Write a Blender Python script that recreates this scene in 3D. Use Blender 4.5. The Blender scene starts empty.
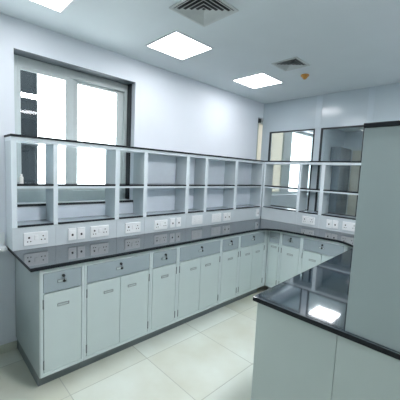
import bpy, bmesh, math
from mathutils import Matrix, Vector

S = bpy.context.scene
COL = S.collection
PI = math.pi

# ------------------------------------------------------------------ materials
def new_mat(name):
    m = bpy.data.materials.new(name); m.use_nodes = True
    return m, m.node_tree.nodes, m.node_tree.links, m.node_tree.nodes['Principled BSDF']

def mat(name, col, rough=0.5, metal=0.0, var=0.04, scale=12.0, spec=0.5, stretch=None, bump=0.0, ior=None):
    m, N, L, b = new_mat(name)
    tc = N.new('ShaderNodeTexCoord'); mp = N.new('ShaderNodeMapping')
    if stretch: mp.inputs['Scale'].default_value = stretch
    nz = N.new('ShaderNodeTexNoise'); nz.inputs['Scale'].default_value = scale; nz.inputs['Detail'].default_value = 4
    rp = N.new('ShaderNodeValToRGB')
    c = Vector(col)
    rp.color_ramp.elements[0].position = 0.3; rp.color_ramp.elements[1].position = 0.7
    rp.color_ramp.elements[0].color = (*[max(0, v*(1-var)) for v in c], 1)
    rp.color_ramp.elements[1].color = (*[min(1, v*(1+var)) for v in c], 1)
    L.new(tc.outputs['Object'], mp.inputs['Vector']); L.new(mp.outputs['Vector'], nz.inputs['Vector'])
    L.new(nz.outputs['Fac'], rp.inputs['Fac']); L.new(rp.outputs['Color'], b.inputs['Base Color'])
    b.inputs['Roughness'].default_value = rough; b.inputs['Metallic'].default_value = metal
    b.inputs['Specular IOR Level'].default_value = spec
    if ior: b.inputs['IOR'].default_value = ior
    if bump:
        bp = N.new('ShaderNodeBump'); bp.inputs['Strength'].default_value = bump; bp.inputs['Distance'].default_value = 0.002
        L.new(nz.outputs['Fac'], bp.inputs['Height']); L.new(bp.outputs['Normal'], b.inputs['Normal'])
    return m

M = {}
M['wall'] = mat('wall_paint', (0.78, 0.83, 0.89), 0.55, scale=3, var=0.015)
M['wall_plain'] = mat('side_wall_low_bounce', (0.36, 0.38, 0.40), 0.6, scale=3, var=0.02)  # unseen walls made dark to cut bounce light on the right side
M['ceiling'] = mat('ceiling_paint', (0.74, 0.81, 0.84), 0.7, scale=4, var=0.015)
M['partition'] = mat('partition_laminate', (0.54, 0.62, 0.665), 0.16, scale=3, var=0.02)
M['joint'] = mat('partition_joint', (0.54, 0.62, 0.67), 0.3, var=0.02)
M['carcass'] = mat('carcass_grey', (0.62, 0.71, 0.72), 0.4, var=0.02)
M['door'] = mat('door_grey', (0.565, 0.66, 0.66), 0.38, var=0.02, scale=5)
M['drawer'] = mat('drawer_blue_grey', (0.34, 0.41, 0.445), 0.38, var=0.03, scale=5)
M['plinth'] = mat('plinth_dark_grey', (0.20, 0.235, 0.25), 0.45, var=0.05)
M['rack'] = mat('rack_light_grey', (0.57, 0.64, 0.67), 0.4, var=0.02)
M['rack_edge'] = mat('rack_pale_grey', (0.74, 0.82, 0.86), 0.35, var=0.015)
M['shelf_grey'] = mat('shelf_grey_top', (0.30, 0.35, 0.39), 0.2, var=0.03)
M['rack_back'] = mat('rack_back_panel', (0.74, 0.81, 0.88), 0.45, var=0.02)
M['panel'] = mat('end_panel_grey', (0.37, 0.45, 0.455), 0.42, var=0.02, scale=4)
M['pen'] = mat('cabinet_end_grey', (0.53, 0.615, 0.60), 0.42, var=0.02, scale=4)
M['end_side_shade'] = mat('cabinet_side_shade', (0.44, 0.51, 0.52), 0.4, var=0.02)  # darker grey puts the shade on the near cabinet end into its colour
M['granite'] = mat('black_granite', (0.014, 0.024, 0.034), 0.05, var=0.5, scale=240, spec=1.0, ior=2.25)
M['granite_edge'] = mat('granite_honed_edge', (0.009, 0.013, 0.017), 0.5, var=0.4, scale=200, spec=0.25)
M['shelf_black'] = mat('black_shelf', (0.016, 0.02, 0.025), 0.10, var=0.3, scale=120, spec=1.0, ior=1.9)
M['plate'] = mat('white_plastic', (0.80, 0.84, 0.85), 0.3, var=0.01)
M['rocker'] = mat('rocker_plastic', (0.86, 0.89, 0.9), 0.25, var=0.01)
M['black'] = mat('black_plastic', (0.012, 0.013, 0.015), 0.35, var=0.2)
M['chrome'] = mat('pull_metal', (0.30, 0.345, 0.35), 0.35, 0.3, var=0.04, scale=60)
M['recess'] = mat('pull_recess', (0.50, 0.585, 0.59), 0.5, var=0.05)
M['hinge'] = mat('hinge_metal', (0.24, 0.28, 0.29), 0.35, 0.6, var=0.05, scale=60)
M['alu'] = mat('white_aluminium', (0.50, 0.56, 0.56), 0.35, var=0.02, scale=30)
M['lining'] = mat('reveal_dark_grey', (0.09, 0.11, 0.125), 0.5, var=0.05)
M['darkframe'] = mat('dark_frame', (0.014, 0.019, 0.024), 0.35, var=0.1)
M['louver'] = mat('vent_louver', (0.62, 0.66, 0.66), 0.5, var=0.03)
M['lightframe'] = mat('light_frame', (0.74, 0.78, 0.8), 0.4, var=0.01)
M['orange'] = mat('orange_plastic', (0.62, 0.30, 0.05), 0.4, var=0.08, scale=40)
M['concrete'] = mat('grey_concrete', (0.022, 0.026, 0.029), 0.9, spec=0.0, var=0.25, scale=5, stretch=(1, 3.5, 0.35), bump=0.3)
M['cream'] = mat('cream_door', (0.78, 0.76, 0.66), 0.5, var=0.04)
M['ledge'] = mat('white_ledge', (0.78, 0.82, 0.83), 0.3, var=0.015)
M['locker'] = mat('dark_locker', (0.17, 0.21, 0.25), 0.4, var=0.05)
M['paper'] = mat('white_card', (0.85, 0.84, 0.8), 0.6, var=0.02)

def emit(name, col, strength):
    m, N, L, b = new_mat(name)
    tc = N.new('ShaderNodeTexCoord'); nz = N.new('ShaderNodeTexNoise'); nz.inputs['Scale'].default_value = 4
    rp = N.new('ShaderNodeValToRGB')
    rp.color_ramp.elements[0].color = (*[v*0.98 for v in col], 1); rp.color_ramp.elements[1].color = (*col, 1)
    L.new(tc.outputs['Object'], nz.inputs['Vector']); L.new(nz.outputs['Fac'], rp.inputs['Fac'])
    L.new(rp.outputs['Color'], b.inputs['Emission Color'])
    b.inputs['Emission Strength'].default_value = strength; b.inputs['Base Color'].default_value = (0.9, 0.9, 0.9, 1)
    return m
E = dict(fill_row0=18.0, fill_m0=5.0, row=7.0, rowb=11.5, rowc=13.5, fill_m1=5.0, m2=68.0, fill_m3=22.0, fill_r1=5.0, r2=12.0, fill_r3=10.0, next=16.0)
W_SKY = 6.0
RIGHT_WIN, FRONT_WIN = True, False
for k in E: M['diffuser_'+k] = emit('led_diffuser_'+k, (0.97, 0.965, 1.0), E[k])

def glass():
    m = bpy.data.materials.new('window_glass'); m.use_nodes = True
    N = m.node_tree.nodes; L = m.node_tree.links; N.clear()
    o = N.new('ShaderNodeOutputMaterial'); mx = N.new('ShaderNodeMixShader'); fr = N.new('ShaderNodeFresnel')
    t = N.new('ShaderNodeBsdfTransparent'); g = N.new('ShaderNodeBsdfGlossy')
    nz = N.new('ShaderNodeTexNoise'); nz.inputs['Scale'].default_value = 3
    rp = N.new('ShaderNodeValToRGB')
    rp.color_ramp.elements[0].color = (0.93, 0.96, 0.965, 1); rp.color_ramp.elements[1].color = (0.95, 0.97, 0.975, 1)
    L.new(nz.outputs['Fac'], rp.inputs['Fac']); L.new(rp.outputs['Color'], t.inputs['Color'])
    g.inputs['Roughness'].default_value = 0.0; 
    ge = N.new('ShaderNodeNewGeometry'); mr = N.new('ShaderNodeMapRange')     # same reflectance on both faces of the pane
    mr.inputs['To Min'].default_value = 1.5; mr.inputs['To Max'].default_value = 1/1.5
    L.new(ge.outputs['Backfacing'], mr.inputs['Value']); L.new(mr.outputs['Result'], fr.inputs['IOR'])
    L.new(fr.outputs['Fac'], mx.inputs['Fac']); L.new(t.outputs[0], mx.inputs[1]); L.new(g.outputs[0], mx.inputs[2])
    L.new(mx.outputs[0], o.inputs['Surface'])
    return m
M['glass'] = glass()

def blind():
    m = bpy.data.materials.new('cream_blind'); m.use_nodes = True
    N = m.node_tree.nodes; L = m.node_tree.links; N.clear()
    o = N.new('ShaderNodeOutputMaterial'); mx = N.new('ShaderNodeMixShader')
    d = N.new('ShaderNodeBsdfDiffuse'); t = N.new('ShaderNodeBsdfTranslucent')
    wv = N.new('ShaderNodeTexWave'); wv.bands_direction = 'Z'; wv.inputs['Scale'].default_value = 20
    rp = N.new('ShaderNodeValToRGB')
    rp.color_ramp.elements[0].color = (0.68, 0.66, 0.60, 1); rp.color_ramp.elements[1].color = (0.72, 0.70, 0.64, 1)
    L.new(wv.outputs['Fac'], rp.inputs['Fac'])
    L.new(rp.outputs['Color'], d.inputs['Color']); L.new(rp.outputs['Color'], t.inputs['Color'])
    mx.inputs['Fac'].default_value = 0.35
    L.new(d.outputs[0], mx.inputs[1]); L.new(t.outputs[0], mx.inputs[2]); L.new(mx.outputs[0], o.inputs['Surface'])
    return m
M['blind'] = blind()

TILE, TX, TY = 0.5926, 0.1187, 0.1973
def floor_mat():
    m, N, L, b = new_mat('floor_tiles')
    ge = N.new('ShaderNodeNewGeometry'); sp = N.new('ShaderNodeSeparateXYZ'); L.new(ge.outputs['Position'], sp.inputs[0])
    def mth(op, a, bb=None):
        n = N.new('ShaderNodeMath'); n.operation = op
        for i, v in enumerate((a, bb)):
            if v is None: continue
            if isinstance(v, (int, float)): n.inputs[i].default_value = v
            else: L.new(v, n.inputs[i])
        return n.outputs[0]
    def edge(ax, off):
        q = mth('DIVIDE', mth('SUBTRACT', sp.outputs[ax], off), TILE)
        f = mth('FRACT', q)
        return mth('MINIMUM', f, mth('SUBTRACT', 1.0, f)), mth('FLOOR', q)
    ex, fx = edge('X', TX); ey, fy = edge('Y', TY)
    grout = mth('LESS_THAN', mth('MINIMUM', ex, ey), 0.0048)
    nz = N.new('ShaderNodeTexNoise'); nz.inputs['Scale'].default_value = 2.2; nz.inputs['Detail'].default_value = 5
    L.new(ge.outputs['Position'], nz.inputs['Vector'])
    cb = N.new('ShaderNodeCombineXYZ'); L.new(fx, cb.inputs[0]); L.new(fy, cb.inputs[1])
    wn = N.new('ShaderNodeTexWhiteNoise'); L.new(cb.outputs[0], wn.inputs['Vector'])
    fac = mth('ADD', mth('MULTIPLY', nz.outputs['Fac'], 0.75), mth('MULTIPLY', wn.outputs['Value'], 0.25))
    rp = N.new('ShaderNodeValToRGB')
    rp.color_ramp.elements[0].position = 0.36; rp.color_ramp.elements[1].position = 0.62
    rp.color_ramp.elements[0].color = (0.59, 0.615, 0.52, 1); rp.color_ramp.elements[1].color = (0.69, 0.745, 0.68, 1)
    L.new(fac, rp.inputs['Fac'])
    mx = N.new('ShaderNodeMixRGB'); L.new(grout, mx.inputs['Fac']); L.new(rp.outputs['Color'], mx.inputs[1])
    mx.inputs[2].default_value = (0.44, 0.47, 0.41, 1)
    L.new(mx.outputs[0], b.inputs['Base Color'])
    b.inputs['Roughness'].default_value = 0.22; b.inputs['Specular IOR Level'].default_value = 0.4
    return m
M['floor'] = floor_mat()

# ------------------------------------------------------------------ geometry helpers
def B(bm, x0, x1, y0, y1, z0, z1, bev=0.0, seg=1):
    t = bmesh.new()
    bmesh.ops.create_cube(t, size=1.0)
    for v in t.verts:
        v.co = Vector((x0+(v.co.x+.5)*(x1-x0), y0+(v.co.y+.5)*(y1-y0), z0+(v.co.z+.5)*(z1-z0)))
    if bev: bmesh.ops.bevel(t, geom=t.edges[:], offset=bev, segments=seg, affect='EDGES', profile=0.5)
    me = bpy.data.meshes.new('t'); t.to_mesh(me); t.free(); bm.from_mesh(me); bpy.data.meshes.remove(me)
    return bm

def CYL(bm, c, r, h, axis='z', seg=20, r2=None):
    t = bmesh.new()
    bmesh.ops.create_cone(t, cap_ends=True, segments=seg, radius1=r, radius2=r if r2 is None else r2, depth=h)
    if axis == 'y': bmesh.ops.rotate(t, verts=t.verts, matrix=Matrix.Rotation(PI/2, 3, 'X'))
    if axis == 'x': bmesh.ops.rotate(t, verts=t.verts, matrix=Matrix.Rotation(PI/2, 3, 'Y'))
    bmesh.ops.translate(t, verts=t.verts, vec=Vector(c))
    me = bpy.data.meshes.new('t'); t.to_mesh(me); t.free(); bm.from_mesh(me); bpy.data.meshes.remove(me)
    return bm

def PRISM(bm, pts, z0, z1, bev=0.0):
    t = bmesh.new()
    lo = [t.verts.new((x, y, z0)) for x, y in pts]; hi = [t.verts.new((x, y, z1)) for x, y in pts]
    t.faces.new(lo[::-1]); t.faces.new(hi)
    n = len(pts)
    for i in range(n): t.faces.new((lo[i], lo[(i+1) % n], hi[(i+1) % n], hi[i]))
    bmesh.ops.recalc_face_normals(t, faces=t.faces[:])
    if bev: bmesh.ops.bevel(t, geom=t.edges[:], offset=bev, segments=2, affect='EDGES', profile=0.5)
    me = bpy.data.meshes.new('t'); t.to_mesh(me); t.free(); bm.from_mesh(me); bpy.data.meshes.remove(me)
    return bm

def obj(name, bm, m, parent=None):
    me = bpy.data.meshes.new(name); bm.to_mesh(me); bm.free()
    me.materials.append(m if not isinstance(m, str) else M[m])
    if m == 'shelf_black':
        me.materials.append(M['granite_edge'])
        for p in me.polygons:
            if p.normal.z < .5: p.material_index = 1
    o = bpy.data.objects.new(name, me); COL.objects.link(o)
    if parent: o.parent = parent
    return o
def box(name, m, parent, *a, bev=0.0): return obj(name, B(bmesh.new(), *a, bev=bev), m, parent)

def honed_sides(o):
    o.data.materials.append(M['granite_edge'])
    for p in o.data.polygons:
        if p.normal.z < .5: p.material_index = 1

def tag(o, label, cat, group=None):
    o['label'] = label; o['category'] = cat
    if group: o['group'] = group
    return o
def thing(name, label, cat, loc=(0, 0, 0), rz=0.0, group=None):
    o = bpy.data.objects.new(name, None); COL.objects.link(o); o.empty_display_size = 0.05
    o.location = loc; o.rotation_euler = (0, 0, rz)
    return tag(o, label, cat, group)
def struct(name, bm, m, parent=None, label=None, cat=None):
    o = obj(name, bm, m, parent)
    o['kind'] = 'structure'
    if label: o['label'] = label
    if cat: o['category'] = cat
    return o
def copy_tree(o, parent=None):
    c = o.copy(); COL.objects.link(c)
    if parent: c.parent = parent
    for ch in list(o.children): copy_tree(ch, c)
    return c

# ------------------------------------------------------------------ dimensions
XW = -0.668; YB = 3.318; HC = 2.561; H = 0.86
XR, YF = 4.4, -3.2            # right wall, wall behind the camera
YN = 6.6                      # far wall of the next room
WT = 0.20                     # outer wall thickness
XO = XW - WT
XF = -0.026                   # cabinet front plane, left run
XK = -0.468                   # rack front plane, left run
YK = 3.120                    # rack front plane, back run
YC = 2.655                    # cabinet front plane, back run

# ------------------------------------------------------------------ setting
struct('floor', B(bmesh.new(), XO, XR+.1, YF-.1, YN+.1, -0.1, 0), 'floor', label='cream glossy tiled floor', cat='floor')
struct('ceiling', B(bmesh.new(), XO, XR+.1, YF-.1, YN+.1, HC, HC+.1), 'ceiling', label='smooth pale grey ceiling', cat='ceiling')
WZ0, WZ1 = 1.165, 2.345
bm = bmesh.new()
for y0, y1, z0, z1 in ((YF-.1, .067, 0, HC), (.067, 1.103, 0, WZ0), (.067, 1.103, WZ1, HC), (1.103, 3.19, 0, HC),
                       (3.19, 5.35, 0, WZ0), (3.19, 5.35, WZ1, HC), (5.35, YN+.1, 0, HC)):
    B(bm, XO, XW, y0, y1, z0, z1)
bmesh.ops.remove_doubles(bm, verts=bm.verts, dist=1e-4)
struct('wall_left', bm, 'wall', label='white wall with the window above the long counter', cat='wall')
VZ0, VZ1 = 1.0, 2.35
def pierced(name, label, axis, a0, a1, b0, b1, holes):
    """wall slab from a0 to a1 along its length, b0..b1 thick, with window openings"""
    bm = bmesh.new(); cur = a0
    def q(u0, u1, z0, z1):
        if axis == 'y': B(bm, b0, b1, u0, u1, z0, z1)
        else: B(bm, u0, u1, b0, b1, z0, z1)
    for h0, h1 in holes:
        q(cur, h0, 0, HC); q(h0, h1, 0, VZ0); q(h0, h1, VZ1, HC); cur = h1
    q(cur, a1, 0, HC)
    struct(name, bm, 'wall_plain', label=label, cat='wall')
RW = [(1.9, 2.8)] if RIGHT_WIN else []
FW = [(.9, 3.6)] if FRONT_WIN else []
pierced('wall_right', 'plain wall on the right of the room with an unseen window added for light', 'y', YF-.1, YN+.1, XR, XR+.15, RW)
pierced('wall_front', 'plain wall opposite the glazed partition', 'x', XW, XR, YF-.15, YF, FW)
def added_window(n, label, loc, rz, w):  # unseen window, added to bring daylight in from the side
    r = bpy.data.objects.new('window_%d' % n, None); COL.objects.link(r); r['kind'] = 'structure'; r['label'] = label; r['category'] = 'window'
    r.location = loc; r.rotation_euler = (0, 0, rz); h = VZ1-VZ0; f = .05
    bm = bmesh.new()
    for u in (0, w/2-f/2, w-f): B(bm, u, u+f, .05, .11, 0, h, bev=.002)
    for u0, u1 in ((f, w/2-f/2), (w/2+f/2, w-f)):
        B(bm, u0, u1, .05, .11, 0, f, bev=.002); B(bm, u0, u1, .05, .11, h-f, h, bev=.002)
    obj('window_frame', bm, 'alu', r)
    for u0, u1 in ((f, w/2-f/2), (w/2+f/2, w-f)): box('pane', 'glass', r, u0, u1, .078, .082, f, h-f)
for k, (a, b) in enumerate(RW): added_window(5+k, 'unseen wide window added for light in the right wall', (XR, b, VZ0), -PI/2, b-a)
for k, (a, b) in enumerate(FW): added_window(7, 'unseen wide window added for light in the wall behind the camera', (b, YF, VZ0), PI, b-a)
struct('wall_far', B(bmesh.new(), XW, XR, YN, YN+.1, 0, HC), 'wall', label='end wall of the room beyond the partition', cat='wall')
struct('baseboard_left', B(bmesh.new(), XW, XW+.012, YF, 0.06, 0, .066, bev=.002), M['floor'], label='cream tile skirting at the foot of the left wall', cat='baseboard')

# glazed partition (back wall)
PT = 0.07
AX0, AX1, BX0, BX1 = -.535, .158, .238, .765
PZ0, PZ1 = 1.035, 2.135
bm = bmesh.new()
B(bm, XW, XR, YB, YB+PT, 0, PZ0); B(bm, XW, XR, YB, YB+PT, PZ1, HC)
B(bm, XW, AX0, YB, YB+PT, PZ0, PZ1); B(bm, AX1, BX0, YB, YB+PT, PZ0, PZ1); B(bm, BX1, XR, YB, YB+PT, PZ0, PZ1)
struct('wall_back', bm, 'partition', label='grey laminate partition wall with two dark framed windows', cat='wall')
for i, (x0, x1) in enumerate(((.150, .228), (.768, .836))):
    struct('trim_%d' % (i+1), B(bmesh.new(), x0, x1, YB-.005, YB+.001, PZ1+.012, HC-.001, bev=.0015), 'joint',
           label='vertical joint cover strip on the partition ' + ('between the windows' if i == 0 else 'above the tall panel'), cat='trim')

def pframe(name, x0, x1, label):
    f = .019
    r = bpy.data.objects.new(name, None); COL.objects.link(r); r['kind'] = 'structure'; r['label'] = label; r['category'] = 'window'
    r.location = ((x0+x1)/2, YB, PZ0); w = (x1-x0)/2; h = PZ1-PZ0
    bm = bmesh.new()
    B(bm, -w, -w+f, -.006, .022, 0, h, bev=.002); B(bm, w-f, w, -.006, .022, 0, h, bev=.002)
    B(bm, -w+f, w-f, -.006, .022, 0, f, bev=.002); B(bm, -w+f, w-f, -.006, .022, h-f, h, bev=.002)
    obj('window_frame', bm, 'darkframe', r)
    box('window_sill', 'darkframe', r, -w, w, -.012, -.0065, -.004, .012, bev=.001)
    box('pane', 'glass', r, -w+f, w-f, -.003+.010, .013, f, h-f)
pframe('window_2', AX0, AX1, 'dark framed partition window nearest the corner')
pframe('window_3', BX0, BX1, 'dark framed partition window partly behind the tall grey panel')

# outer window above the counter
def outer_window():
    r = bpy.data.objects.new('window_1', None); COL.objects.link(r); r['kind'] = 'structure'
    r['label'] = 'white sliding window in the left wall above the rack'; r['category'] = 'window'
    r.location = (XW, .067, WZ0)
    W = 1.103-.067; Z = WZ1-WZ0
    fx0, fx1 = -.185, -.130       # frame depth range
    bm = bmesh.new()
    B(bm, fx0, fx1, 0, .052, 0, Z, bev=.002); B(bm, fx0, fx1, W-.042, W, 0, Z, bev=.002)
    B(bm, fx0, fx1, .052, W-.042, Z-.078, Z, bev=.002); B(bm, fx0, fx1, .052, W-.042, 0, .105, bev=.002)
    obj('window_frame', bm, 'alu', r)
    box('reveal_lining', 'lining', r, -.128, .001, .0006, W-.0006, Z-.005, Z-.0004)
    def sash(name, y0, y1, x0, x1, sl, sr):
        bm = bmesh.new(); z0, z1 = .10, Z-.072
        B(bm, x0, x1, y0, y0+sl, z0, z1, bev=.002); B(bm, x0, x1, y1-sr, y1, z0, z1, bev=.002)
        B(bm, x0, x1, y0+sl, y1-sr, z0, z0+.06, bev=.002); B(bm, x0, x1, y0+sl, y1-sr, z1-.03, z1, bev=.002)
        s = obj(name, bm, 'alu', r)
        xm = (x0+x1)/2
        box('pane', 'glass', s, xm-.002, xm+.002, y0+sl-.004, y1-sr+.004, z0+.055, z1-.026)
    sash('sash', .050, .484, -.158, -.136, .022, .058)
    sash('sash', .462, W-.040, -.182, -.160, .072, .066)
    box('window_seal', 'darkframe', r, -.128, -.066, W-.014, W-.001, .016, Z-.001)
    sl = box('window_sill', 'ledge', r, -.128, .006, .0006, W-.0006, 0.0005, .012, bev=.001)
    obj('sill_edging', B(bmesh.new(), .0062, .014, .0006, W-.0006, -.006, .0135, bev=.001), 'darkframe', sl)
outer_window()

# strip window further along the left wall, crossed by the partition
r = bpy.data.objects.new('window_4', None); COL.objects.link(r); r['kind'] = 'structure'
r['label'] = 'narrow window with cream blind at the corner of the left wall'; r['category'] = 'window'
r.location = (XW, 3.19, WZ0)
Z = WZ1-WZ0
bm = bmesh.new()
for y0, y1 in ((0, .024), (.128, .198), (.98, 1.26), (2.12, 2.16)): B(bm, -.18, -.12, y0, y1, 0, Z, bev=.002)
for y0, y1 in ((.024, .128), (.198, .98), (1.26, 2.12)):
    B(bm, -.18, -.12, y0, y1, 0, .05, bev=.002)
    B(bm, -.18, -.12, y0, y1, Z-.05, Z, bev=.002)
obj('window_frame', bm, 'alu', r)
box('pane', 'glass', r, -.153, -.147, 1.26, 2.12, .05, Z-.05)
box('blind', 'blind', r, -.150, -.146, .024, .128, .05, Z-.05)
box('blind', 'blind', r, -.150, -.146, .198, .98, .05, Z-.05)
box('blind_box', 'darkframe', r, -.118, -.03, .008, .125, Z-.062, Z-.004, bev=.003)

# ------------------------------------------------------------------ cabinets
ZD0, ZD1, ZR0, ZR1 = .125, .663, .673, .800
def pull(parent, u, z, w, h, label=None):
    bm = bmesh.new(); t = .0045
    B(bm, u-w/2, u+w/2, -.005, .001, z+h/2-t, z+h/2, bev=.001); B(bm, u-w/2, u+w/2, -.005, .001, z-h/2, z-h/2+t, bev=.001)
    B(bm, u-w/2, u-w/2+t, -.005, .001, z-h/2+t, z+h/2-t, bev=.001); B(bm, u+w/2-t, u+w/2, -.005, .001, z-h/2+t, z+h/2-t, bev=.001)
    p = obj('handle', bm, 'chrome', parent)
    obj('handle_recess', B(bmesh.new(), u-w/2+t, u+w/2-t, -.0015, .001, z-h/2+t, z+h/2-t), 'recess', p)
def cabinet(name, label, w, kind, loc, rz, depth, hinge='l', end=0.0, group='grey base cabinets under the black worktops', keys=True):
    t = thing(name, label, 'cabinet', loc, rz, group)
    st = .017; g = .0035; ft = .016
    box('carcass', 'carcass', t, .0008, w-.0008, ft, depth, .10, .8352)
    bm = bmesh.new()
    B(bm, .0008, st, 0, ft, .10, .8352, bev=.001); B(bm, w-st, w-.0008, 0, ft, .10, .8352, bev=.001)
    B(bm, st, w-st, 0, ft, .10, .122, bev=.001); B(bm, st, w-st, 0, ft, .803, .8352, bev=.001)
    obj('face_frame', bm, 'carcass', t)
    box('plinth', 'plinth', t, (.003 if end else .001), w-.001, .072, depth, 0, .10)
    if end: box('side_shade_skin', 'end_side_shade', t, -.006, .0006, .002, depth, .10, .8352, bev=.001)
    # drawer
    d = box('drawer', 'drawer', t, st+g, w-st-g, 0, ft, ZR0, ZR1, bev=.0012)
    c = w/2; k = kind != 'filler'
    if k:
        lk = obj('lock', CYL(CYL(bmesh.new(), (c, -.004, .768), .0095, .010, 'y'), (c, -.011, .768), .006, .006, 'y'), 'black', d)
        if keys:
            bm = bmesh.new()
            B(bm, c-.0015, c+.0015, -.0205, -.013, .762, .774, bev=.0005)
            B(bm, c-.001, c+.001, -.019, -.015, .735, .764); CYL(bm, (c+.001, -.016, .735), .0095, .003, 'y', 14)
            obj('key', bm, 'black', d)
        pull(d, c-.008, .735, .062, .022)
    else:
        pull(d, c, .735, min(.08, w*.55), .02)
    def hinges(door, u):
        for z in (.185, .60): obj('hinge', CYL(bmesh.new(), (u, -.003, z), .0045, .062, 'z', 12), 'hinge', door)
    if kind == 'double':
        m_ = w/2
        a = box('door', 'door', t, st+g, m_-.0018, 0, ft, ZD0, ZD1, bev=.0012); b = box('door', 'door', t, m_+.0018, w-st-g, 0, ft, ZD0, ZD1, bev=.0012)
        pull(a, m_-.098, .573, .075, .020); pull(b, m_+.102, .573, .075, .020)
        hinges(a, st+.001); hinges(b, w-st-.001)
    else:
        a = box('door', 'door', t, st+g, w-st-g, 0, ft, ZD0, ZD1, bev=.0012)
        pull(a, c, .573 if k else .62, min(.075, w*.5), .020)
        hinges(a, st+.001 if hinge == 'l' else w-st-.001)
    return t

R90 = PI/2
DL = XF - XW - .002
left = [(.060, .343, 'single', 'l', 'narrow grey base cabinet standing at the near free end of the long counter'),
        (.343, .905, 'double', 'l', 'wide two-door grey base cabinet right beside the narrow end cabinet'),
        (.905, 1.198, 'single', 'r', 'narrow one-door base cabinet between the first and second wide cabinets of the long counter'),
        (1.198, 1.783, 'double', 'l', 'wide two-door base cabinet in the middle of the long counter, second wide one'),
        (1.783, 2.090, 'single', 'r', 'narrow one-door base cabinet nearest the inside corner on the long counter'),
        (2.090, 2.600, 'double', 'l', 'wide two-door base cabinet of the long counter ending at the inside corner')]
for i, (a, b, kd, hg, lb) in enumerate(left):
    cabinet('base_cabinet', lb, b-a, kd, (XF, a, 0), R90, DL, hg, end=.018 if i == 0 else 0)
tl = [o for o in COL.objects if o.get('label') == left[-1][4]][0]
box('filler_stile', 'carcass', tl, .5105, .5635, .001, .03, .10, .8352, bev=.001)
DB = YB - YC - .002
cabinet('corner_cabinet', 'very narrow corner cabinet front where the long and back counters meet', .174, 'filler', (-.022, YC, 0), 0, .12, 'r')
cabinet('base_cabinet', 'narrow one-door base cabinet beside the corner on the back counter', .265, 'single', (.154, YC, 0), 0, DB, 'l')
cabinet('base_cabinet', 'wide two-door base cabinet of the back counter, behind the peninsula top', .475, 'double', (.420, YC, 0), 0, DB)
cabinet('corner_cabinet', 'very narrow corner cabinet front where the back counter meets the peninsula', .150, 'filler', (.897, YC, 0), 0, .12, 'l')

# worktops
L_pts = [(0, 0), (0, 2.435), (.03, 2.50), (.13, 2.585), (.20, 2.602), (.80, 2.635), (.87, 2.622), (1.035, 2.502), (1.40, 2.502), (1.40, YB-.001), (XW+.001, YB-.001), (XW+.001, 0)]
o = obj('worktop', PRISM(bmesh.new(), L_pts, .836, H, bev=.003), 'granite')
honed_sides(o); tag(o, 'polished black granite worktop running along the window wall and the back partition', 'worktop')
P_pts = [(1.096, .764), (2.75, .800), (2.75, 2.50), (1.036, 2.50)]
o = obj('worktop', PRISM(bmesh.new(), P_pts, .836, H, bev=.003), 'granite')
honed_sides(o); tag(o, 'polished black granite worktop of the foreground peninsula', 'worktop')

# peninsula cabinets: their grey ends face the camera
def pen_cab(label, w, loc, rz, depth, near_left):
    t = cabinet('base_cabinet', label, w, 'double', loc, rz, depth, keys=False)
    return t
ys = (.800, 1.360, 1.920, 2.480)
pl = ['plain grey end of the peninsula cabinet below the exposed granite corner',
      'middle peninsula cabinet facing the long counter', 'far peninsula cabinet facing the long counter']
for i in range(3):
    pen_cab(pl[i], .558, (1.113, ys[i+1], 0), -R90, .405, True)
pr = ['plain grey end of the peninsula cabinet below the tall grey panel']
for i in range(1):
    pen_cab(pr[i], .558, (1.96, ys[i], 0), R90, .438, False)
def end_skin(x0, x1, parent_label):
    pass
for o_ in list(COL.objects):
    if o_.type == 'EMPTY' and o_.get('label') == pl[0]:
        # local: x runs towards -y, y towards +x ; end face at local x = w
        box('end_panel', 'pen', o_, .5585, .572, -.002, .4058, .02, .8350, bev=.001)
    if o_.type == 'EMPTY' and o_.get('label') == pr[0]:
        box('end_panel', 'pen', o_, -.014, -.0005, -.002, .4385, .02, .8350, bev=.001)

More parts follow.
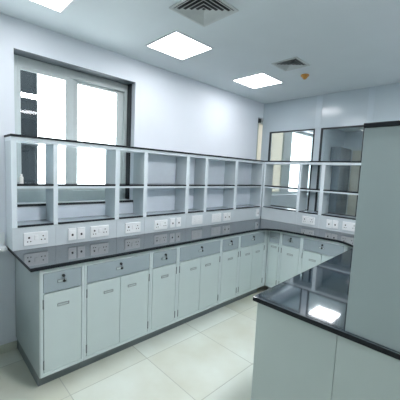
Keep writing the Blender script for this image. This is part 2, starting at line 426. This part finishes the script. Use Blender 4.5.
# ------------------------------------------------------------------ racks
def rack(name, label, loc, rz, ups, depth, backs, first_x, seams=True, cat='rack', top_over=0.0, end_panel=None, h0=H):
    """ups: list of (u0,u1) uprights in local x; front at local y=0, depth to +y, z from floor"""
    t = thing(name, label, cat, loc, rz)
    zb0, zb1, zb2 = .0005, .170, .185       # raceway, bottom shelf
    zm0, zm1, zm2 = .456, .474, .490
    zt0, zt1, zt2 = .795, .824, .840
    uA, uB = ups[0][0], ups[-1][1]
    for u0, u1 in ups:
        up_ = box('upright', 'rack', t, u0, u1, .003, depth, zb1, zt0, bev=.001)
        box('lit_front_strip', 'rack_edge', up_, u0, u1, 0, .0028, zb1+.0003, zt0-.0003)  # paler strip paints the stronger light on the upright fronts
    for i in range(len(ups)-1):
        a, b = ups[i][1], ups[i+1][0]
        s0 = ups[i][0] if i == 0 else (ups[i][0]+ups[i][1])/2
        s1 = ups[i+1][1] if i == len(ups)-2 else (ups[i+1][0]+ups[i+1][1])/2
        box('raceway_panel', 'rack', t, s0+.0006, s1-.0006, 0, depth, zb0, zb1, bev=.0008)
        bs = box('bottom_shelf', 'shelf_grey', t, a+.0005, b-.0005, .0045, depth-.002, zb1+.0003, zb2)
        box('shelf_edging', 'granite_edge', bs, a+.0005, b-.0005, -.003, .0043, zb1+.0003, zb2+.0005)
        s = box('middle_shelf', 'shelf_black', t, a+.0005, b-.0005, -.004, depth-.002, zm1+.0002, zm2)
        obj('shelf_edging', B(bmesh.new(), a+.0005, b-.0005, -.001, depth-.002, zm0, zm1), 'rack_edge', s)
        if i in backs:
            obj('back_panel', B(bmesh.new(), a+.0005, b-.0005, depth-.012, depth-.001, zb2+.001, zm0-.001), 'rack_back', t)
            obj('back_panel', B(bmesh.new(), a+.0005, b-.0005, depth-.012, depth-.001, zm2+.001, zt0-.001), 'rack_back', t)
        elif i in first_x:
            obj('back_panel', B(bmesh.new(), a+.0005, b-.0005, depth-.012, depth-.001, zb2+.001, .285), 'rack_back', t)
    box('top_rail', 'rack_edge', t, uA, uB, 0, depth, zt0, zt1, bev=.001)
    box('top_board', 'shelf_black', t, uA-top_over, uB+.0, -.008, depth-.001, zt1, zt2, bev=.0015)
    return t
LU = [(0.0, .034), (.280, .312), (.800, .842), (1.100, 1.140), (1.645, 1.690), (1.938, 1.980), (2.485, 2.535), (3.085, 3.117)]
rack('reagent_rack', 'long light grey two-tier reagent rack with black top along the window wall', (XK, 0.0, H), R90, LU, .198, {3, 4, 5, 6}, {0, 1, 2}, top_over=.004)
BU = [(.010, .036), (.545, .582), (.842, .886), (1.36, 1.40), (1.83, 1.866)]
rack('reagent_rack', 'light grey see-through reagent rack in front of the partition windows', (XK+.001, YK, H), 0, BU, .1975, set(), set())

# peninsula rack: its broad grey end panel faces the camera
t = thing('reagent_rack', 'tall grey end panel with black top of the rack standing on the peninsula', 'rack', (1.547, .779, H))
bm = bmesh.new()
box('end_panel', 'panel', t, 0, 1.0, .010, .035, .0005, .835, bev=.0015)
box('end_panel', 'panel', t, .012, 1.0, 1.64, 1.665, .0005, .835, bev=.0015)
pass
for z in (.17, .475):
    box('shelf', 'shelf_black', t, .012, .99, .036, 1.639, z, z+.016)
box('top_board', 'shelf_black', t, -.003, 1.01, 0.004, 1.67, .8352, .853, bev=.0015)

# ------------------------------------------------------------------ sockets on the racks
def double_plate(name='socket_plate'):
    t = thing(name, 'x', 'socket'); w, h = .166, .098
    box('plate', 'plate', t, -w/2, w/2, -.012, 0, -h/2, h/2, bev=.003)
    box('rocker_switch', 'rocker', t, -.012, .012, -.016, -.011, -.012, .026, bev=.002)
    bm = bmesh.new(); CYL(bm, (-.048, -.0125, .010), .0075, .003, 'y', 14); CYL(bm, (-.058, -.0125, -.019), .0042, .003, 'y', 12); CYL(bm, (-.038, -.0125, -.019), .0042, .003, 'y', 12)
    obj('socket_hole', bm, 'black', t)
    bm = bmesh.new(); CYL(bm, (.048, -.0125, .016), .0048, .003, 'y', 14); CYL(bm, (.036, -.0125, -.012), .0045, .003, 'y', 12); CYL(bm, (.060, -.0125, -.012), .0045, .003, 'y', 12)
    obj('socket_hole', bm, 'black', t)
    return t
def module_plate(name='socket_plate'):
    t = thing(name, 'x', 'socket'); w, h = .166, .104
    box('plate', 'plate', t, -w/2, w/2, -.012, 0, -h/2, h/2, bev=.003)
    for u in (-.052, -.018, .018, .052):
        box('rocker_switch', 'rocker', t, u-.014, u+.014, -.016, -.011, -.028, .028, bev=.002)
    bm = bmesh.new()
    for u in (-.052, .018): CYL(bm, (u, -.016, .014), .0035, .002, 'y', 10); CYL(bm, (u-.006, -.016, -.012), .003, .002, 'y', 10); CYL(bm, (u+.006, -.016, -.012), .003, .002, 'y', 10)
    obj('socket_hole', bm, 'recess', t)
    return t
def single_plate(name='outlet_plate'):
    t = thing(name, 'x', 'outlet'); w, h = .066, .100
    box('plate', 'plate', t, -w/2, w/2, -.012, 0, -h/2, h/2, bev=.003)
    box('insert', 'rocker', t, -.022, .022, -.015, -.011, -.032, .032, bev=.002)
    obj('jack', B(bmesh.new(), -.007, .008, -.0165, -.0145, -.014, .004, bev=.001), 'black', t)
    return t
protos = {'d': double_plate, 'm': module_plate, 's': single_plate}
made = {}
def put(kind, loc, rz, label, group):
    if kind not in made: o = made[kind] = protos[kind]()
    else: o = copy_tree(made[kind])
    o.location = loc; o.rotation_euler = (0, 0, rz); o['label'] = label; o['group'] = group
    return o
G1, G2 = 'socket plates along the long rack', 'socket plates along the back rack'
for kd, y0, y1, z, lb in [
    ('d', .071, .235, .939, 'white twin socket plate under the first narrow rack bay at the free end'),
    ('s', .387, .453, .940, 'small white outlet plate, nearer of the pair under the wide window bay'),
    ('s', .460, .526, .940, 'small white outlet plate touching the twin socket plate side under the wide window bay'),
    ('d', .572, .738, .939, 'white twin socket plate beside the two small outlets under the window bay'),
    ('d', .903, 1.069, .938, 'white twin socket plate under the narrow bay at the far edge of the window'),
    ('d', 1.232, 1.400, .935, 'white twin socket plate under the first wide bay past the window'),
    ('s', 1.433, 1.501, .942, 'small white outlet plate, nearer of the pair under the first solid-backed bay'),
    ('s', 1.517, 1.585, .942, 'small white outlet plate, farther of the pair under the first solid-backed bay'),
    ('m', 1.750, 1.916, .945, 'white four-switch plate under the narrow solid-backed bay'),
    ('m', 2.077, 2.243, .942, 'white four-switch plate under the wide bay after the narrow solid-backed one'),
    ('s', 2.290, 2.352, .944, 'small white outlet plate just past the last four-switch plate'),
    ('s', 2.362, 2.424, .944, 'small white outlet plate, farther of the pair past the last four-switch plate'),
    ('s', 2.998, 3.064, .950, 'lone small white outlet plate right by the inside corner')]:
    put(kd, (XK+.0002, (y0+y1)/2, z), R90, lb, G1)
for kd, x, z, lb in [
    ('d', .262, .943, 'white twin socket plate under the narrow bay of the back rack'),
    ('s', .527, .941, 'small white outlet plate, left one of the pair on the back rack'),
    ('s', .601, .944, 'small white outlet plate, right one of the pair on the back rack'),
    ('d', .765, .945, 'white twin socket plate on the back rack beside the tall grey panel')]:
    put(kd, (x, YK-.0002, z), 0, lb, G2)

# ------------------------------------------------------------------ ceiling fittings
def panel():
    t = thing('ceiling_light', 'x', 'ceiling light', group='square LED ceiling panels'); p = .196; f = .012
    bm = bmesh.new()
    B(bm, -p-f, p+f, -p-f, -p, -.006, -.0003); B(bm, -p-f, p+f, p, p+f, -.006, -.0003)
    B(bm, -p-f, -p, -p, p, -.006, -.0003); B(bm, p, p+f, -p, p, -.006, -.0003)
    obj('frame', bm, 'lightframe', t)
    box('diffuser', 'diffuser_row', t, -p, p, -p, p, -.004, -.0006)
    return t
P0 = panel()
spots = [(-.111, .080, 'square LED panel cut by the top photo edge above the free counter end'),
         (-.106, 1.185, 'square LED panel in the middle of the row over the long counter'),
         (-.116, 2.360, 'square LED panel closest to the corner by the partition')]
for i, (x, y, lb) in enumerate(spots):
    o = P0 if i == 0 else copy_tree(P0)
    o.location = (x, y, HC); o['label'] = lb
    if i:
        for ch in o.children:
            if ch.name.startswith('diffuser'):
                ch.data = ch.data.copy(); ch.data.materials[0] = M['diffuser_rowb' if i == 1 else 'diffuser_rowc']
# panels over the room: some known from reflections, others added unseen for light
for x, y, k, lb in [(-.11, -1.10, 'fill_row0', 'unseen LED panel added for light over the side bench'), (1.70, -1.54, 'fill_m0', 'unseen LED panel added for light behind the camera'), (1.70, -.36, 'fill_m1', 'unseen LED panel added for light above the near edge of the peninsula'), (1.70, .82, 'm2', 'square LED panel above the tall peninsula rack'),
                 (1.70, 2.00, 'fill_m3', 'unseen LED panel added for light above the far end of the peninsula'), (3.30, .08, 'fill_r1', 'unseen LED panel added for light by the right wall, nearer one'),
                 (3.30, 1.185, 'r2', 'square LED panel by the right wall, middle one'), (3.30, 2.36, 'fill_r3', 'unseen LED panel added for light by the right wall, farther one'),
                 (.04, 4.50, 'next', 'square LED panel in the room beyond the partition')]:
    o = copy_tree(P0); o.location = (x, y, HC); o['label'] = lb
    for ch in o.children:
        if ch.name.startswith('diffuser'):
            ch.data = ch.data.copy(); ch.data.materials[0] = M['diffuser_'+k]

def vent(loc, size, label):
    t = thing('ceiling_vent', label, 'vent', loc, 0, 'square ceiling air vents'); s = size/2
    bm = bmesh.new(); f = .018
    B(bm, -s, s, -s, -s+f, -.008, -.0003, bev=.001); B(bm, -s, s, s-f, s, -.008, -.0003, bev=.001)
    B(bm, -s, -s+f, -s+f, s-f, -.008, -.0003, bev=.001); B(bm, s-f, s, -s+f, s-f, -.008, -.0003, bev=.001)
    obj('frame', bm, 'louver', t)
    box('duct', 'black', t, -s+f, s-f, -s+f, s-f, -.0012, -.0003)
    n = 5
    for k in range(n):
        ro = (s-f)*(n-k)/n - .002; ri = ro - (s-f)/n*.55
        b2 = bmesh.new()
        q = [(1, 1), (-1, 1), (-1, -1), (1, -1)]
        lo = [b2.verts.new((a*ro, b*ro, -.012)) for a, b in q]; hi = [b2.verts.new((a*ri, b*ri, -.0035)) for a, b in q]
        lo2 = [b2.verts.new((a*ro, b*ro, -.0105)) for a, b in q]; hi2 = [b2.verts.new((a*ri, b*ri, -.002)) for a, b in q]
        for i in range(4):
            j = (i+1) % 4
            b2.faces.new((lo[i], lo[j], hi[j], hi[i])); b2.faces.new((lo2[j], lo2[i], hi2[i], hi2[j]))
            b2.faces.new((lo[j], lo[i], lo2[i], lo2[j])); b2.faces.new((hi[i], hi[j], hi2[j], hi2[i]))
        if k == n-1:
            pass
        bmesh.ops.recalc_face_normals(b2, faces=b2.faces[:])
        obj('louver', b2, 'louver', t)
    return t
vent((.470, .910, HC), .325, 'larger square air vent with dark louvres cut by the top of the photo')
vent((.425, 2.125, HC), .262, 'smaller square air vent beside the orange detector')
t = thing('smoke_detector', 'small orange detector on the ceiling beside the far air vent', 'detector', (.388, 2.491, HC))
bm = CYL(bmesh.new(), (0, 0, -.006), .042, .0115, 'z', 24, r2=.042); obj('base', bm, 'orange', t)
obj('sensor_head', CYL(CYL(bmesh.new(), (0, 0, -.024), .020, .026, 'z', 20, r2=.034), (0, 0, -.040), .012, .008, 'z', 16), 'orange', t)

# ------------------------------------------------------------------ near wall ledge and small item
t = thing('side_bench', 'white ledge with low upstand at the free end of the counter, unseen bench part added for shade', 'bench', (XW, 0, 0))
bm = PRISM(bmesh.new(), [(.0005, -.012), (.0005, -1.9), (.60, -1.9), (.60, -.19), (.105, -.165), (.105, -.012)], .842, .868, bev=.003)
obj('bench_top', bm, 'ledge', t)
box('upstand', 'ledge', t, .0005, .014, -1.9, -.012, .8685, .968, bev=.002)
box('added_bench_body', 'carcass', t, .013, .57, -1.88, -.20, 0, .8415, bev=.002)  # unseen body and deep top part, added to shade the near corner

t = thing('small_bottle', 'tiny white bottle standing on the middle shelf of the end rack bay', 'bottle', (XK-.06, .075, H+.4905))
obj('body', CYL(CYL(bmesh.new(), (0, 0, .0225), .014, .045, 'z', 20), (0, 0, .049), .014, .008, 'z', 20, r2=.007), 'paper', t)
obj('cap', CYL(bmesh.new(), (0, 0, .0605), .008, .015, 'z', 16), 'paper', t)

# ------------------------------------------------------------------ beyond the partition and outside
def locker(loc, w, d, h, label, m='locker', rz=0):
    t = thing('tall_cupboard', label, 'cupboard', loc, rz, 'cupboards beyond the partition')
    box('body', m, t, 0, w, 0, d, .0, h, bev=.004)
    for a, b in ((.006, w/2-.003), (w/2+.003, w-.006)):
        q = box('door', m, t, a, b, -.016, -.0005, .04, h-.02, bev=.002)
        u = b-.03 if a < w/4 else a+.03
        obj('handle', B(bmesh.new(), u-.006, u+.006, -.030, -.0165, h*.5-.06, h*.5+.06, bev=.002), 'chrome', q)
    return t
locker((XW+.203, 5.87, 0), .60, .20, 2.15, 'dark cupboard seen through the partition window beside a cream door', 'locker', PI/2)
t = thing('interior_door', 'cream door with white frame seen through the partition window', 'door', (-.53, YN, 0))
bm = bmesh.new(); B(bm, 0, .07, -.05, -.0005, 0, 2.2, bev=.003); B(bm, .93, 1.0, -.05, -.0005, 0, 2.2, bev=.003); B(bm, .07, .93, -.05, -.0005, 2.13, 2.2, bev=.003)
obj('door_frame', bm, 'ledge', t)
box('door_leaf', 'cream', t, .072, .928, -.04, -.001, .005, 2.128, bev=.002)
box('handle', 'chrome', t, .85, .90, -.075, -.0405, 1.0, 1.02, bev=.004)
locker((.60, 6.05, 0), .75, .5, 2.1, 'blue-grey cupboard at the end wall of the room beyond', 'drawer', 0)

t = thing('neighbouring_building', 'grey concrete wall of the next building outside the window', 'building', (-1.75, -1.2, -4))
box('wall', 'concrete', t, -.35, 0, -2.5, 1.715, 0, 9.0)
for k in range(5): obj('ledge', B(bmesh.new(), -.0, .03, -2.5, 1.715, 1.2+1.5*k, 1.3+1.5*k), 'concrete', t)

# ------------------------------------------------------------------ world and camera
w = bpy.data.worlds.new('World'); S.world = w; w.use_nodes = True
N = w.node_tree.nodes; L = w.node_tree.links
bg = N['Background']; bg.inputs['Strength'].default_value = W_SKY
sky_c = N.new('ShaderNodeRGB'); sky_c.outputs[0].default_value = (0.93, 0.98, 1.0, 1)
L.new(sky_c.outputs[0], bg.inputs['Color'])

cam = bpy.data.cameras.new('Camera'); co = bpy.data.objects.new('Camera', cam); COL.objects.link(co)
cam.sensor_width = 36; cam.sensor_fit = 'HORIZONTAL'; cam.lens = 36*291.76/400; cam.clip_start = .02
def R(yaw, pitch, roll):
    cy, sy, cp, sp = math.cos(yaw), math.sin(yaw), math.cos(pitch), math.sin(pitch)
    fw = Vector((-sy*cp, cy*cp, sp)); rt = Vector((cy, sy, 0)); up = rt.cross(fw)
    c, s = math.cos(roll), math.sin(roll)
    return c*rt+s*up, -s*rt+c*up, fw
rt, up, fw = R(0.799, -0.0948, 0.0461)
co.matrix_world = Matrix(((rt.x, up.x, -fw.x, 1.9437), (rt.y, up.y, -fw.y, -.478), (rt.z, up.z, -fw.z, 1.4928), (0, 0, 0, 1)))
S.camera = co

S.view_settings.view_transform = 'Standard'; S.view_settings.look = 'None'
S.view_settings.exposure = 0.31; S.view_settings.gamma = 1.0; S.view_settings.use_curve_mapping = False
S.cycles.max_bounces = 10; S.cycles.transparent_max_bounces = 12; S.cycles.diffuse_bounces = 6; S.cycles.glossy_bounces = 5
S.cycles.use_denoising = True; S.cycles.sample_clamp_indirect = 4.0
